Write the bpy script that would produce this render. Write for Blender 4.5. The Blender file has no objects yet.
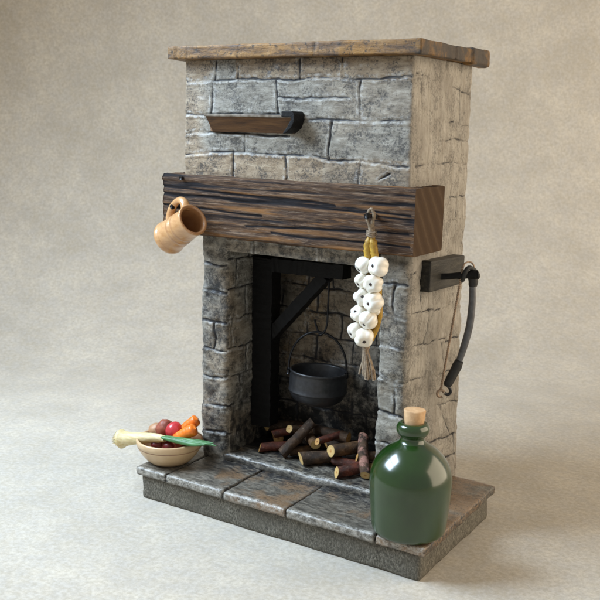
import bpy, math, random
import numpy as np
from mathutils import Vector, Matrix
random.seed(7)
sc = bpy.context.scene
sc.unit_settings.system = 'METRIC'
sc.unit_settings.scale_length = 0.01          # one unit = one centimetre (a miniature)
COL = sc.collection

# ------------------------------------------------------------------ noise
def _h(ix, iy, iz, s):
    n = (ix.astype(np.int64)*374761393 + iy.astype(np.int64)*668265263 + iz.astype(np.int64)*2147483647 + s*974634777) & 0xffffffff
    n = ((n ^ (n >> 13))*1274126177) & 0xffffffff
    n = ((n ^ (n >> 16))*2246822519) & 0xffffffff
    return ((n ^ (n >> 15)) & 0xffffff)/float(0xffffff)
def vnoise(x, y, z, s=0):
    x, y, z = np.broadcast_arrays(np.asarray(x, float), np.asarray(y, float), np.asarray(z, float))
    ix, iy, iz = np.floor(x), np.floor(y), np.floor(z)
    fx, fy, fz = x-ix, y-iy, z-iz
    fx, fy, fz = [f*f*(3-2*f) for f in (fx, fy, fz)]
    r = 0
    for a in (0, 1):
        for b in (0, 1):
            for c in (0, 1):
                w = (fx if a else 1-fx)*(fy if b else 1-fy)*(fz if c else 1-fz)
                r = r + w*_h(ix+a, iy+b, iz+c, s)
    return r*2-1
def fbm(x, y, z, s=0, o=4, g=.5):
    r, a, k = 0, 1., 1.
    for i in range(o):
        r = r + a*vnoise(x*k, y*k, z*k, s+i*17); a *= g; k *= 2.03
    return r

# ------------------------------------------------------------------ object helpers
def link(name, me, mat=None, parent=None, smooth=True):
    o = bpy.data.objects.new(name, me); COL.objects.link(o)
    if mat: me.materials.append(mat)
    if parent: o.parent = parent
    if smooth: me.polygons.foreach_set('use_smooth', [True]*len(me.polygons))
    return o
def tag(o, label=None, cat=None, group=None, kind=None):
    if label: o['label'] = label
    if cat: o['category'] = cat
    if group: o['group'] = group
    if kind: o['kind'] = kind
    return o
def empty(name, loc, label, cat, group=None):
    o = bpy.data.objects.new(name, None); COL.objects.link(o); o.location = loc
    o.empty_display_size = .3
    return tag(o, label, cat, group)
def setattrs(me, attrs):
    for k, v in (attrs or {}).items():
        a = me.attributes.new(k, 'FLOAT', 'POINT'); a.data.foreach_set('value', np.ascontiguousarray(v, dtype=np.float32).ravel())
def mesh(name, V, F, mat, parent=None, attrs=None, smooth=True, off=None):
    V = np.asarray(V, float)
    if parent is not None and parent.type == 'EMPTY': V = V-np.array(parent.location)
    elif parent is not None and parent.parent is not None: V = V-np.array(parent.parent.location)
    me = bpy.data.meshes.new(name); me.from_pydata(V.tolist(), [], F); me.update()
    setattrs(me, attrs)
    return link(name, me, mat, parent, smooth)
def gridfaces(n, m, cu=False, cv=False, base=0):
    F = []
    for i in range(n if cu else n-1):
        for j in range(m if cv else m-1):
            a = i*m+j; b = ((i+1) % n)*m+j; c = ((i+1) % n)*m+(j+1) % m; d = i*m+(j+1) % m
            F.append((base+a, base+b, base+c, base+d))
    return F
class MB:
    """collects simple shapes for ONE part"""
    def __init__(s): s.V = []; s.F = []; s.A = []
    def add(s, V, F, a=0.):
        b = len(s.V); s.V += [tuple(v) for v in V]; s.F += [tuple(i+b for i in f) for f in F]; s.A += [a]*len(V) if np.isscalar(a) else list(a)
    def tube(s, pts, rad, seg=12, caps=True, a=0., jit=0.):
        P = [Vector(p) for p in pts]; n = len(P)
        if np.isscalar(rad): rad = [rad]*n
        t0 = (P[1]-P[0]).normalized(); up = Vector((0, 0, 1)) if abs(t0.z) < .9 else Vector((1, 0, 0))
        u = t0.cross(up).normalized(); V = []
        for i in range(n):
            t = (P[min(i+1, n-1)]-P[max(i-1, 0)]).normalized()
            u = (u-t*u.dot(t)).normalized(); w = t.cross(u)
            for k in range(seg):
                an = 2*math.pi*k/seg; r = rad[i]*(1+jit*random.uniform(-1, 1))
                V.append(P[i]+(u*math.cos(an)+w*math.sin(an))*r)
        F = gridfaces(n, seg, False, True)
        if caps:
            V.append(P[0]); V.append(P[-1]); c0 = n*seg
            for k in range(seg):
                F.append((c0, (k+1) % seg, k)); F.append((c0+1, (n-1)*seg+k, (n-1)*seg+(k+1) % seg))
        s.add(V, F, a)
    def build(s, name, mat, parent=None, smooth=True, attr=None, bev=0):
        o = mesh(name, s.V, s.F, mat, parent, {attr: np.array(s.A)} if attr else None, smooth)
        if bev:
            m = o.modifiers.new('b', 'BEVEL'); m.width = bev; m.segments = 2; m.limit_method = 'ANGLE'
        return o
def spline(pts, n=40):
    P = [np.array(p, float) for p in pts]; P = [2*P[0]-P[1]]+P+[2*P[-1]-P[-2]]; out = []
    k = len(P)-3
    for i in range(n+1):
        t = i/n*k; j = min(int(t), k-1); f = t-j
        a, b, c, d = P[j:j+4]
        out.append(.5*((2*b)+(c-a)*f+(2*a-5*b+4*c-d)*f*f+(3*b-a-3*c+d)*f**3))
    return out
def lathe(prof, c, axis=(0, 0, 1), seg=64, wob=0, s=3):
    """prof: list of (r, h) along axis, closed by zero-radius ends"""
    ax = Vector(axis).normalized(); u = ax.orthogonal().normalized(); w = ax.cross(u); c = Vector(c)
    V = []
    for (r, h) in prof:
        for k in range(seg):
            a = 2*math.pi*k/seg
            V.append(c+ax*h+(u*math.cos(a)+w*math.sin(a))*max(r, 1e-4))
    F = gridfaces(len(prof), seg, False, True)
    return V, F

# ------------------------------------------------------------------ materials
class NT:
    def __init__(s, name):
        s.m = bpy.data.materials.new(name); s.m.use_nodes = True; s.t = s.m.node_tree
        s.b = s.t.nodes['Principled BSDF']; s.tc = None
    def n(s, t, **k):
        x = s.t.nodes.new(t)
        for a, b in k.items(): setattr(x, a, b)
        return x
    def l(s, a, b): s.t.links.new(a, b)
    def co(s, scale=(1, 1, 1), rot=(0, 0, 0)):
        tc = s.n('ShaderNodeTexCoord'); mp = s.n('ShaderNodeMapping')
        mp.inputs['Scale'].default_value = scale; mp.inputs['Rotation'].default_value = rot
        s.l(tc.outputs['Object'], mp.inputs['Vector']); return mp.outputs[0]
    def noise(s, sc_, detail=5, rough=.6, co=None, dist=0):
        x = s.n('ShaderNodeTexNoise'); x.inputs['Scale'].default_value = sc_; x.inputs['Detail'].default_value = detail
        x.inputs['Roughness'].default_value = rough; x.inputs['Distortion'].default_value = dist
        s.l(co if co is not None else s.co(), x.inputs['Vector']); return x.outputs['Fac']
    def ramp(s, f, stops, interp='LINEAR'):
        x = s.n('ShaderNodeValToRGB'); x.color_ramp.interpolation = interp
        e = x.color_ramp.elements
        while len(e) < len(stops): e.new(.5)
        for i, (p, c) in enumerate(stops):
            e[i].position = p
            if np.isscalar(c): c = (c, c, c)
            e[i].color = (*c, 1)
        s.l(f, x.inputs['Fac']); return x.outputs['Color']
    def mix(s, f, a, b, mode='MIX'):
        x = s.n('ShaderNodeMix', data_type='RGBA', blend_type=mode)
        for v, i in ((f, 0), (a, 6), (b, 7)):
            if hasattr(v, 'links'): s.l(v, x.inputs[i])
            elif i == 0: x.inputs[0].default_value = v
            else: x.inputs[i].default_value = (*((v,)*3 if np.isscalar(v) else v), 1)
        return x.outputs[2]
    def math(s, op, a, b=0., clamp=False):
        x = s.n('ShaderNodeMath', operation=op, use_clamp=clamp)
        for v, i in ((a, 0), (b, 1)):
            if hasattr(v, 'links'): s.l(v, x.inputs[i])
            else: x.inputs[i].default_value = v
        return x.outputs[0]
    def attr(s, name):
        x = s.n('ShaderNodeAttribute', attribute_name=name); return x.outputs['Fac']
    def set(s, k, v):
        if hasattr(v, 'links'): s.l(v, s.b.inputs[k])
        elif isinstance(v, tuple): s.b.inputs[k].default_value = (*v, 1) if len(s.b.inputs[k].default_value) == 4 else v
        else: s.b.inputs[k].default_value = v
    def bump(s, h, strength=.5, dist=.02):
        x = s.n('ShaderNodeBump'); x.inputs['Strength'].default_value = strength; x.inputs['Distance'].default_value = dist
        s.l(h, x.inputs['Height']); s.l(x.outputs[0], s.b.inputs['Normal'])

def simple(name, col, rough=.5, var=.15, sc_=6, bump=.0, coat=0, metal=0, col2=None, bs=20, bd=.01, spec=.5):
    t = NT(name); c2 = col2 or tuple(x*(1-var*2) for x in col)
    f = t.noise(sc_); t.set('Base Color', t.ramp(f, [(.35, c2), (.65, col)]))
    t.set('Roughness', rough); t.set('Metallic', metal); t.set('Coat Weight', coat); t.set('Coat Roughness', .1)
    t.set('Specular IOR Level', spec)
    if bump: t.bump(t.noise(bs, 6), bump, bd)
    return t.m

def stone_mat():
    t = NT('painted_stone')
    warm = t.attr('warm'); joint = t.attr('joint'); soot = t.attr('soot'); ridge = t.attr('ridge'); tone = t.attr('tone')
    big = t.noise(.9, 4); mid = t.noise(3.2, 6, .65)
    hs = t.noise(1.0, 8, .7, t.co((2.2, 2.2, 7)))           # streaks lying along the course
    vs = t.noise(1.0, 8, .7, t.co((9, 9, 1.6)))             # streaks running upright
    # cool grey stone of the front
    g = t.ramp(hs, [(.3, (.12, .105, .082)), (.44, (.25, .228, .186)), (.58, (.37, .342, .285)), (.72, (.50, .468, .40))])
    tanf = t.ramp(hs, [(.3, (.13, .085, .045)), (.48, (.33, .235, .14)), (.68, (.49, .38, .25))])
    front = t.mix(tone, g, tanf)
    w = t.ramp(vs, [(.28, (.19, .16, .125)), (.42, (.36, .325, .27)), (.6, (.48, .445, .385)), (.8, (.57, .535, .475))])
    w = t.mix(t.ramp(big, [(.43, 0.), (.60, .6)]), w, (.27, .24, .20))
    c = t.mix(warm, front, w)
    # dark wash settled in pits
    sp = t.noise(15, 8, .82)
    pit = t.ramp(t.math('ADD', sp, t.math('MULTIPLY', t.math('SUBTRACT', t.noise(1.7, 4), .5), .55)), [(.40, 1.), (.49, 0.)])
    c = t.mix(t.math('MULTIPLY', pit, t.mix(warm, .8, .5)), c, (.035, .032, .03))
    c = t.mix(t.math('MULTIPLY', t.ramp(t.noise(5, 6, .75), [(.47, 0.), (.60, 1.)]), t.math('MULTIPLY', t.math('MULTIPLY', ridge, .75), t.math('SUBTRACT', 1., warm, True))), c, (.62, .61, .58))  # pale lines beside the joints, painted in place of glints on stone edges
    # soot
    sn = t.noise(2.6, 7, .75); so = t.math('ADD', soot, t.math('MULTIPLY', t.math('SUBTRACT', sn, .5), 1.9))
    sm = t.ramp(so, [(.34, 0.), (.72, 1.)])
    c = t.mix(t.math('MULTIPLY', sm, t.math('GREATER_THAN', soot, .02)), c, (.016, .015, .014))
    jn = t.math('MULTIPLY', joint, t.math('ADD', .55, t.math('MULTIPLY', mid, .7)), True)
    c = t.mix(t.ramp(jn, [(.28, 0.), (.62, .93)]), c, (.014, .014, .018))
    t.set('Base Color', c)
    t.set('Roughness', t.ramp(mid, [(.3, .42), (.7, .68)])); t.set('Specular IOR Level', .45)
    t.set('Coat Weight', t.math('MULTIPLY', t.math('SUBTRACT', 1., warm, True), .22)); t.set('Coat Roughness', .28)
    h = t.math('ADD', t.math('MULTIPLY', sp, .7), t.math('MULTIPLY', t.mix(warm, hs, vs), 1.2))
    h = t.math('ADD', h, t.math('MULTIPLY', t.noise(42, 5, .75), .6))
    t.bump(h, .9, .04)
    return t.m
M_stone = stone_mat()

def wood_mat(name, stops, sc_=(1.1, 9, 9), hi=None, rough=(.35, .6), bump=.6, bd=.03, coat=.2, pits=.5):
    t = NT(name); co = t.co(sc_)
    g = t.noise(1., 8, .68, co, .3); big = t.noise(.8, 4)
    c = t.ramp(g, stops)
    if hi: c = t.mix(t.ramp(t.math('MULTIPLY', t.noise(1.7, 5, .6, t.co((sc_[0]*.7, sc_[1]*.5, sc_[2]*.5))), 1.), [(.52, 0.), (.66, .75)]), c, hi)
    f = t.noise(2.2, 7, .75, t.co(tuple(v*1.6 for v in sc_)))
    c = t.mix(t.math('MULTIPLY', t.ramp(f, [(.34, 1.), (.46, 0.)]), pits), c, (.012, .01, .01))
    t.set('Base Color', c)
    t.set('Roughness', t.ramp(big, [(.3, rough[0]), (.7, rough[1])])); t.set('Coat Weight', coat); t.set('Coat Roughness', .25)
    t.bump(t.math('ADD', g, t.math('MULTIPLY', f, .6)), bump, bd)
    return t
def mantel_mat():
    t = wood_mat('mantel_oak', [(.3, (.028, .015, .009)), (.45, (.075, .041, .023)), (.58, (.135, .08, .047)), (.72, (.25, .17, .11))], (.8, 11, 11), rough=(.48, .68), coat=.12)
    base = t.b.inputs['Base Color'].links[0].from_socket
    gr = t.attr('groove'); rg = t.attr('ridge')
    fine = t.noise(1., 7, .8, t.co((1.8, 42, 42)))
    base = t.mix(t.ramp(fine, [(.38, .85), (.5, 0.)]), base, (.016, .011, .01)); base = t.mix(t.ramp(fine, [(.54, 0.), (.66, .65)]), base, (.42, .33, .245))
    hh = t.b.inputs['Normal'].links[0].from_node; old = hh.inputs['Height'].links[0].from_socket; t.l(t.math('ADD', old, t.math('MULTIPLY', fine, 1.6)), hh.inputs['Height'])
    on = t.ramp(t.noise(1.3, 5, .6, t.co((.35, 5, 5))), [(.47, 0.), (.62, .8)])
    c = t.mix(t.math('MULTIPLY', on, rg), base, (.27, .125, .04))
    c = t.mix(t.ramp(gr, [(.15, 0.), (.6, .97)]), c, (.008, .007, .009))
    t.set('Base Color', c); t.set('Specular IOR Level', .16); t.set('Coat Weight', 0.); return t.m
M_mantel = mantel_mat()
M_shelf = None
def shelf_mat():
    t = wood_mat('waxed_shelf_wood', [(.3, (.022, .013, .007)), (.43, (.13, .064, .02)), (.56, (.27, .14, .038)), (.75, (.42, .25, .09))], (.9, 6, 7), rough=(.5, .7), coat=.1, bump=.9)
    base = t.b.inputs['Base Color'].links[0].from_socket
    # right hand end of the board is coloured darker
    dark = t.attr('dark'); c = t.mix(t.math('MULTIPLY', dark, t.ramp(t.noise(2.5), [(.3, 1.), (.7, .85)])), base, (.03, .022, .016))
    g = t.noise(1.1, 4, .6)
    c = t.mix(t.ramp(g, [(.52, 0.), (.64, .5)]), c, (.38, .18, .02)); sk = t.noise(9, 8, .8); c = t.mix(t.ramp(sk, [(.38, .9), (.47, 0.)]), c, (.02, .014, .008)); hh = t.b.inputs['Normal'].links[0].from_node; t.l(t.math('ADD', hh.inputs['Height'].links[0].from_socket, sk), hh.inputs['Height'])
    t.set('Base Color', c); return t.m
M_shelf = shelf_mat()
def endgrain_mat():
    t = NT('end_grain'); w = t.n('ShaderNodeTexWave', wave_type='BANDS', bands_direction='Y')
    w.inputs['Scale'].default_value = .75; w.inputs['Distortion'].default_value = 2.2; w.inputs['Detail'].default_value = 2; w.inputs['Detail Scale'].default_value = .9
    t.l(t.co((1, 1, 1), (math.radians(-38), 0, 0)), w.inputs['Vector'])
    c = t.ramp(w.outputs['Fac'], [(.0, (.048, .026, .012)), (.6, (.057, .032, .015)), (.85, (.064, .037, .018)), (1., (.078, .048, .026))])
    c = t.mix(t.ramp(t.noise(14, 5), [(.35, .5), (.55, 0.)]), c, (.05, .03, .02))
    t.set('Base Color', c); t.set('Roughness', .7); t.set('Specular IOR Level', .12); t.bump(t.noise(20, 5), .3, .02); return t.m
M_end = endgrain_mat()
M_ledge = wood_mat('ledge_wood', [(.3, (.045, .02, .008)), (.5, (.11, .05, .016)), (.7, (.17, .085, .03))], (1, 7, 9), rough=(.6, .8), coat=0).m
M_ledgetop = simple('ledge_paint', (.24, .205, .165), .6, .2, 4, .5, col2=(.10, .075, .05), spec=.2)
M_black = simple('blackened_wood', (.006, .0055, .0055), .6, .2, 5, .5, bs=14, bd=.03, spec=.2)
M_iron = simple('cast_iron', (.022, .022, .024), .42, .25, 9, .25, coat=.15, bs=60, bd=.006)
M_wire = simple('black_wire', (.02, .02, .022), .3, .2, 9, metal=.6)
M_nail = simple('black_peg', (.012, .012, .014), .35, .2, 9, .5, bs=20)

def hearth_base_mat():
    t = NT('hearth_side_stone'); vs = t.noise(1., 8, .75, t.co((24, 24, 13)))
    c = t.ramp(vs, [(.3, (.018, .016, .012)), (.44, (.07, .063, .046)), (.54, (.17, .155, .12)), (.70, (.38, .35, .29))])
    c = t.mix(t.ramp(t.noise(1.1), [(.42, .0), (.62, .55)]), c, (.09, .08, .06))
    t.set('Base Color', c); t.set('Roughness', .6); t.bump(vs, .8, .04); return t.m
M_hbase = hearth_base_mat()
def slab_mat():
    t = NT('flagstone'); hs = t.noise(1., 8, .72, t.co((2.6, 8, 6), (0, 0, .12)))
    c = t.ramp(hs, [(.28, (.03, .027, .022)), (.44, (.095, .084, .066)), (.57, (.20, .178, .142)), (.75, (.34, .31, .26))])
    tn = t.math('ADD', t.noise(.9, 5, .6), t.math('MULTIPLY', t.attr('tone'), .16))
    c = t.mix(t.ramp(tn, [(.57, 0.), (.70, .8)]), c, (.24, .145, .075))
    c = t.mix(t.math('MULTIPLY', t.attr('edge'), t.ramp(t.noise(6, 7, .75), [(.42, .0), (.58, .95)])), c, (.56, .53, .47))  # pale front edges: highlights put into the slab colour
    so = t.math('ADD', t.attr('soot'), t.math('MULTIPLY', t.math('SUBTRACT', t.noise(4, 7, .75, t.co((1, 2.6, 2.6))), .5), 2.))
    c = t.mix(t.ramp(so, [(.35, 0.), (.65, .96)]), c, (.012, .012, .014))
    c = t.mix(t.ramp(t.noise(17, 8, .82), [(.40, .8), (.48, 0.)]), c, (.02, .02, .02))
    t.set('Base Color', c); t.set('Roughness', t.ramp(t.noise(4), [(.3, .3), (.7, .5)])); t.set('Coat Weight', .3); t.set('Coat Roughness', .3)
    t.bump(t.math('ADD', hs, t.math('MULTIPLY', t.noise(22, 5, .7), .4)), .7, .035); return t.m
M_slab = slab_mat()

# ------------------------------------------------------------------ loop walls (carved stone)
def round_loop(pts, r, step):
    """closed polygon (x,y) -> resampled rounded loop, returns positions, normals (outward for clockwise seen from above swapped by sign)"""
    P = [np.array(p, float) for p in pts]; n = len(P); out = []
    for i in range(n):
        a, b, c = P[i-1], P[i], P[(i+1) % n]
        d0 = (a-b)/np.linalg.norm(a-b); d1 = (c-b)/np.linalg.norm(c-b)
        s0, s1 = b+d0*r, b+d1*r
        for k in range(6):
            t = k/5; out.append((1-t)**2*s0+2*t*(1-t)*b+t*t*s1)
    out = np.array(out); nx = np.roll(out, -1, 0); seg = np.linalg.norm(nx-out, axis=1); cum = np.concatenate([[0], np.cumsum(seg)])
    N = int(cum[-1]/step); s = np.arange(N)*cum[-1]/N
    cl = np.vstack([out, out[:1]])
    x = np.interp(s, cum, cl[:, 0]); y = np.interp(s, cum, cl[:, 1])
    pos = np.stack([x, y], 1)
    tan = np.roll(pos, -2, 0)-np.roll(pos, 2, 0); tan /= np.linalg.norm(tan, axis=1)[:, None]
    nor = np.stack([tan[:, 1], -tan[:, 0]], 1)      # outward for counter-clockwise loops
    return pos, nor
def segdist(X, Z, segs, wob):
    d = np.full(X.shape, 9.)
    for (x0, z0, x1, z1) in segs:
        dx, dz = x1-x0, z1-z0; L = dx*dx+dz*dz+1e-9
        t = np.clip(((X-x0)*dx+(Z-z0)*dz)/L, 0, 1)
        d = np.minimum(d, np.hypot(X-x0-t*dx, Z-z0-t*dz))
    return np.abs(d)
def stone_wall(name, pts, z0, z1, segs_of, soot_of, warm_of, tone_of, parent, step=.036, r=.10, skew=None, depth=.05, rough=.016, topcap=True, botcap=True, edge_amp=.035):
    pos, nor = round_loop(pts, r, step); N = len(pos)
    M = int((z1-z0)/step)+1; z = np.linspace(z0, z1, M)
    X = np.repeat(pos[:, :1], M, 1); Y = np.repeat(pos[:, 1:], M, 1); Z = np.repeat(z[None, :], N, 0)
    NX = np.repeat(nor[:, :1], M, 1); NY = np.repeat(nor[:, 1:], M, 1)
    front = NY < -.7; side = np.abs(NX) >= .7; back = NY > .7
    wx = .06*fbm(X*1.3, Y*1.3, Z*1.3, 5, 3); wz = .055*fbm(X*1.5, Y*1.5, Z*1.5, 9, 4)
    d = np.full(X.shape, 9.); dlip = np.full(X.shape, 9.)
    for mask, U, key in ((front, X, 'F'), (back, X, 'B'), (side & (NX > 0), Y, 'R'), (side & (NX < 0), Y, 'L')):
        sg = segs_of(key, U, X, Y)
        fn = sg if callable(sg) else (lambda a, b_, g=sg: segdist(a, b_, g, 0))
        d = np.where(mask, fn(U+wx, Z+wz), d)
        if key == 'F': dlip = np.where(mask, fn(U+wx+.02, Z+wz+.075), dlip)
    d = d+.010*fbm(X*7, Y*7, Z*7, 77, 2)
    d = np.maximum(d, 0)
    wv = .030+.013*fbm(X*2, Y*2, Z*2, 31, 2)
    brk = np.where(NX > .7, .75, 1.)*np.clip(.95+.75*fbm(X*1.1, Y*1.1, Z*1.1, 55, 3), .25, 1.2)      # joints fade in places
    groove = np.exp(-(d/np.maximum(wv, .014))**2)*brk
    sh = 1-np.exp(-(d/.16)**2)
    H = -depth*groove + 0.012*sh + .030*np.exp(-(dlip/.04)**2)*(1-groove) + rough*fbm(X*1.4, Y*1.4, Z*1.6, 3, 4) + .012*fbm(X*6, Y*6, Z*6, 21, 3) - .03*np.clip(fbm(X*3, Y*3, Z*3, 41, 3)-.55, 0, 1)
    H = H + edge_amp*(vnoise(X*.9, Y*.9, Z*1.1, 8))*.6
    Xn, Yn = X+NX*H, Y+NY*H
    if skew is not None: Xn, Yn = skew(Xn, Yn, Z)
    Zn = Z.copy(); Zn[:, 1:-1] += (.01*fbm(X*3, Y*3, Z*3, 61, 2))[:, 1:-1]
    V = np.stack([Xn, Yn, Zn], 2).reshape(-1, 3)
    F = gridfaces(N, M, True, False)
    if topcap: F.append(tuple(i*M+M-1 for i in range(N)))
    if botcap: F.append(tuple(i*M for i in range(N-1, -1, -1)))
    ridge = np.clip(np.exp(-((d-.07)/.035)**2)*1., 0, 1)  # band along each joint that carries the painted glints
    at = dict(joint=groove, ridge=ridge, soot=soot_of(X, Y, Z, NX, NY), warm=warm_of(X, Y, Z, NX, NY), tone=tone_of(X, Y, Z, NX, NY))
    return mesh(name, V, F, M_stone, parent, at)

FP = empty('fireplace', (6, 1, 0), 'miniature grey stone fireplace with dark wooden mantel beam and brown top board', 'fireplace')

# --- upper chimney breast
XL, XR, YF, YB = 2.13, 9.62, -.2, 3.78
front_up = [(2, 12.72, 4.2, 12.78), (4.2, 12.78, 9.7, 12.77), (2, 11.76, 5.5, 11.78), (5.5, 11.70, 9.75, 11.66),
            (2, 11.2, 4.4, 11.26), (4.3, 11.26, 5.9, 11.22), (2, 10.57, 3.2, 10.68), (3.2, 10.68, 7.7, 10.64), (7.7, 10.64, 9.7, 10.53),
            (5.46, 12.27, 7.8, 12.25), (3.27, 12.75, 3.3, 13.3), (4.07, 12.78, 4.1, 13.1), (6.2, 12.77, 6.2, 13.3), (7.5, 12.77, 7.52, 13.3),
            (3.17, 11.8, 3.2, 12.74), (5.45, 11.8, 5.42, 12.76), (8.11, 11.66, 8.11, 12.77), (7.19, 10.66, 7.19, 11.68), (4.34, 10.7, 4.34, 11.25),
            (3.97, 9.9, 3.93, 10.7), (5.78, 9.9, 5.78, 10.65), (8.13, 9.9, 8.15, 10.62), (8.75, 10.12, 9.05, 10.32)]
side_up = [(-.4, 11.68, 1.2, 11.62), (1.2, 11.7, 2.6, 11.66), (3.2, 11.6, 3.9, 11.62), (1.7, 11.18, 3.9, 11.15), (.15, 10.52, 1.2, 10.58), (1.4, 10.53, 3.9, 10.5),
           (.4, 11.7, .35, 12.8), (1.9, 12.5, 1.95, 13.3), (1.9, 12.7, 3.6, 12.5), (2.95, 11.65, 2.9, 13.2), (1.16, 10.55, 1.2, 11.65), (2.54, 9.2, 2.5, 10.5), (3.1, 8.6, 3.0, 9.7), (2.5, 9.58, 3.9, 9.55), (0, 12.9, 1.9, 12.75)]
def grid_joints(ch, off, hw, seed):
    rnd = random.Random(seed); segs = []; z = 0.; row = 0
    while z < 14:
        segs.append((-2, z, 14, z+.04)); x = off+(hw*.5 if row % 2 else 0)-1
        while x < 13:
            xx = x+rnd.uniform(-.25, .25); segs.append((xx, z, xx+rnd.uniform(-.05, .05), z+ch)); x += hw
        z += ch; row += 1
    return segs
gj = grid_joints(1.02, .3, 2.1, 3)
def segs_up(k, U, X, Y): return {'F': front_up, 'R': side_up}.get(k, gj)
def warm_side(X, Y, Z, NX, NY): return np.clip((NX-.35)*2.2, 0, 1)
def stone_tone(X, Y, Z, seed):      # per-stone brown or grey
    return np.clip(.5+1.3*fbm(X*.45, Y*.45, Z*1.0, seed, 2), 0, 1)
def tone_up(X, Y, Z, NX, NY):
    t = np.clip(.25+1.2*fbm(X*.5, Y*.4, Z*.9, 12, 2), 0, .75)
    t = np.where(Z < 10.66, .9-.25*(X > 7), t); t = np.where((Z > 12.77) & (X > 4), .8, t)
    t = np.where((X > 4.2) & (Z < 12.7) & (Z > 10.7), t*.35, t)
    return t
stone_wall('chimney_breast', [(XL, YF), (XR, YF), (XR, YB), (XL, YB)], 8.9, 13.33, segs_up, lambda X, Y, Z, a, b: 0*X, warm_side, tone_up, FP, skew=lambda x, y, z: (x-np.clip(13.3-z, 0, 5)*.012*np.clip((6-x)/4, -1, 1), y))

# --- lower surround: U-shaped plan (both jambs, back of the firebox)
OL, OR, FB = 3.62, 8.78, 2.75
low_segs_F = []
rnd = random.Random(5)
for i, z in enumerate([1.9, 2.78, 3.66, 4.6, 5.52, 6.45, 7.3]):
    low_segs_F.append((1.5, z+rnd.uniform(-.06, .06), 4.0, z+rnd.uniform(-.06, .06)))
    low_segs_F.append((8.4, z+.08*rnd.uniform(-1, 1)+.1, 10.2, z+rnd.uniform(-.08, .08)-.05))
low_segs_F += [(9.2, 6.45, 9.25, 7.3), (9.35, 3.66, 9.3, 4.6), (3.1, 4.6, 3.15, 5.5)]
side_low = [(-.2, 7.6, .35, 7.65), (-.2, 6.62, 1.6, 6.45), (1.6, 6.4, 4.2, 6.2), (-.2, 5.6, 2.6, 5.42), (2.6, 5.3, 4.2, 5.28), (-.2, 4.62, 1.2, 4.55), (1.1, 4.5, 4.2, 4.25), (-.2, 3.6, 2.2, 3.5), (2.2, 3.45, 4.2, 3.3),
            (-.2, 2.6, 1.5, 2.5), (1.5, 2.45, 4.2, 2.3), (-.2, 1.75, 4.2, 1.7), (2.4, 4.4, 2.35, 5.35), (1.2, 5.5, 1.25, 6.5), (3.0, 6.2, 3.05, 7.0), (1.5, 3.55, 1.45, 4.5), (2.9, 2.4, 2.3, 3.4), (1.4, 1.75, 1.55, 2.5), (3.3, 1.7, 3.35, 2.3), (.6, 2.6, .55, 3.5), (.7, 6.6, .7, 7.6), (3.4, 3.4, 3.4, 4.3)]
inn = grid_joints(.93, .7, 1.5, 11); back_in = grid_joints(.8, .2, 1.35, 12)
def segs_low(k, U, X, Y):
    if k == 'F':
        def f(u, z):
            a = segdist(u, z, low_segs_F, 0); b = segdist(u, z, back_in, 0)
            return np.where(Y < 1.0, a, b)
        return f
    if k == 'R':
        def f(u, z):
            return np.where(X > 9, segdist(u, z, side_low, 0), segdist(u, z, inn, 0))
        return f
    return inn
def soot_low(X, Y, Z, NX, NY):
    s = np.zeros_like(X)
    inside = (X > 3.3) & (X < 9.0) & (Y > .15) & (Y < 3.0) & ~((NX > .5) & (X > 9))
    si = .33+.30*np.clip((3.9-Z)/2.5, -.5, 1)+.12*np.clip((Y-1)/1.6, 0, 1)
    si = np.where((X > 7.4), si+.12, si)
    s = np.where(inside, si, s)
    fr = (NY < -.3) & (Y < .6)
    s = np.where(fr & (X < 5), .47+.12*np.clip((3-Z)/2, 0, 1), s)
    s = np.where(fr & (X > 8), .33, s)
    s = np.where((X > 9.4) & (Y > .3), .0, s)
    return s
def warm_low(X, Y, Z, NX, NY):
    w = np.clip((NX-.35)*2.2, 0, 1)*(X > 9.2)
    w = np.where((Y > 2.2) & (Y < 3.2) & (X < 9) & (X > 3), .6*np.clip(.5+fbm(X*.8, Y, Z*.7, 4, 2), 0, 1), w)
    return w
def tone_low(X, Y, Z, NX, NY):
    t = np.clip(.0+.7*fbm(X*.9, Y*.7, Z*.9, 19, 3), 0, .45)
    t = np.where((Y > 2.2) & (X < 6.6), np.clip(.65+fbm(X*.9, Y, Z*.7, 91, 2), 0, 1), t)
    return t
def skew_low(x, y, z):      # the right side runs out a little at the foot, at the back
    k = np.clip((8-z)/7, 0, 1)*np.clip((x-9)/.6, 0, 1)*np.clip(y/3.2, 0, 1.2)
    yy = y-np.clip((9-z)/8, 0, 1)*.62*np.clip((y-2.9)/.9, 0, 1)
    return x+.33*k, yy
loop = [(2.62, 0), (OL, 0), (OL-.05, FB), (OR+.05, FB), (OR, 0), (9.7, 0), (9.66, 3.9), (2.62, 3.9)]
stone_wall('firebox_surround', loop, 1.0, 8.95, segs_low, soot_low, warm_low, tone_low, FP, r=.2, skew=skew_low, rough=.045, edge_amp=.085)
# lintel
stone_wall('lintel', [(3.3, .03), (9.0, .03), (9.0, 2.7), (3.3, 2.7)], 7.72, 8.96, lambda k, U, X, Y: gj, lambda X, Y, Z, a, b: .42+0*X, lambda X, Y, Z, a, b: 0*X, lambda X, Y, Z, a, b: .3+0*X, FP, rough=.04)

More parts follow.
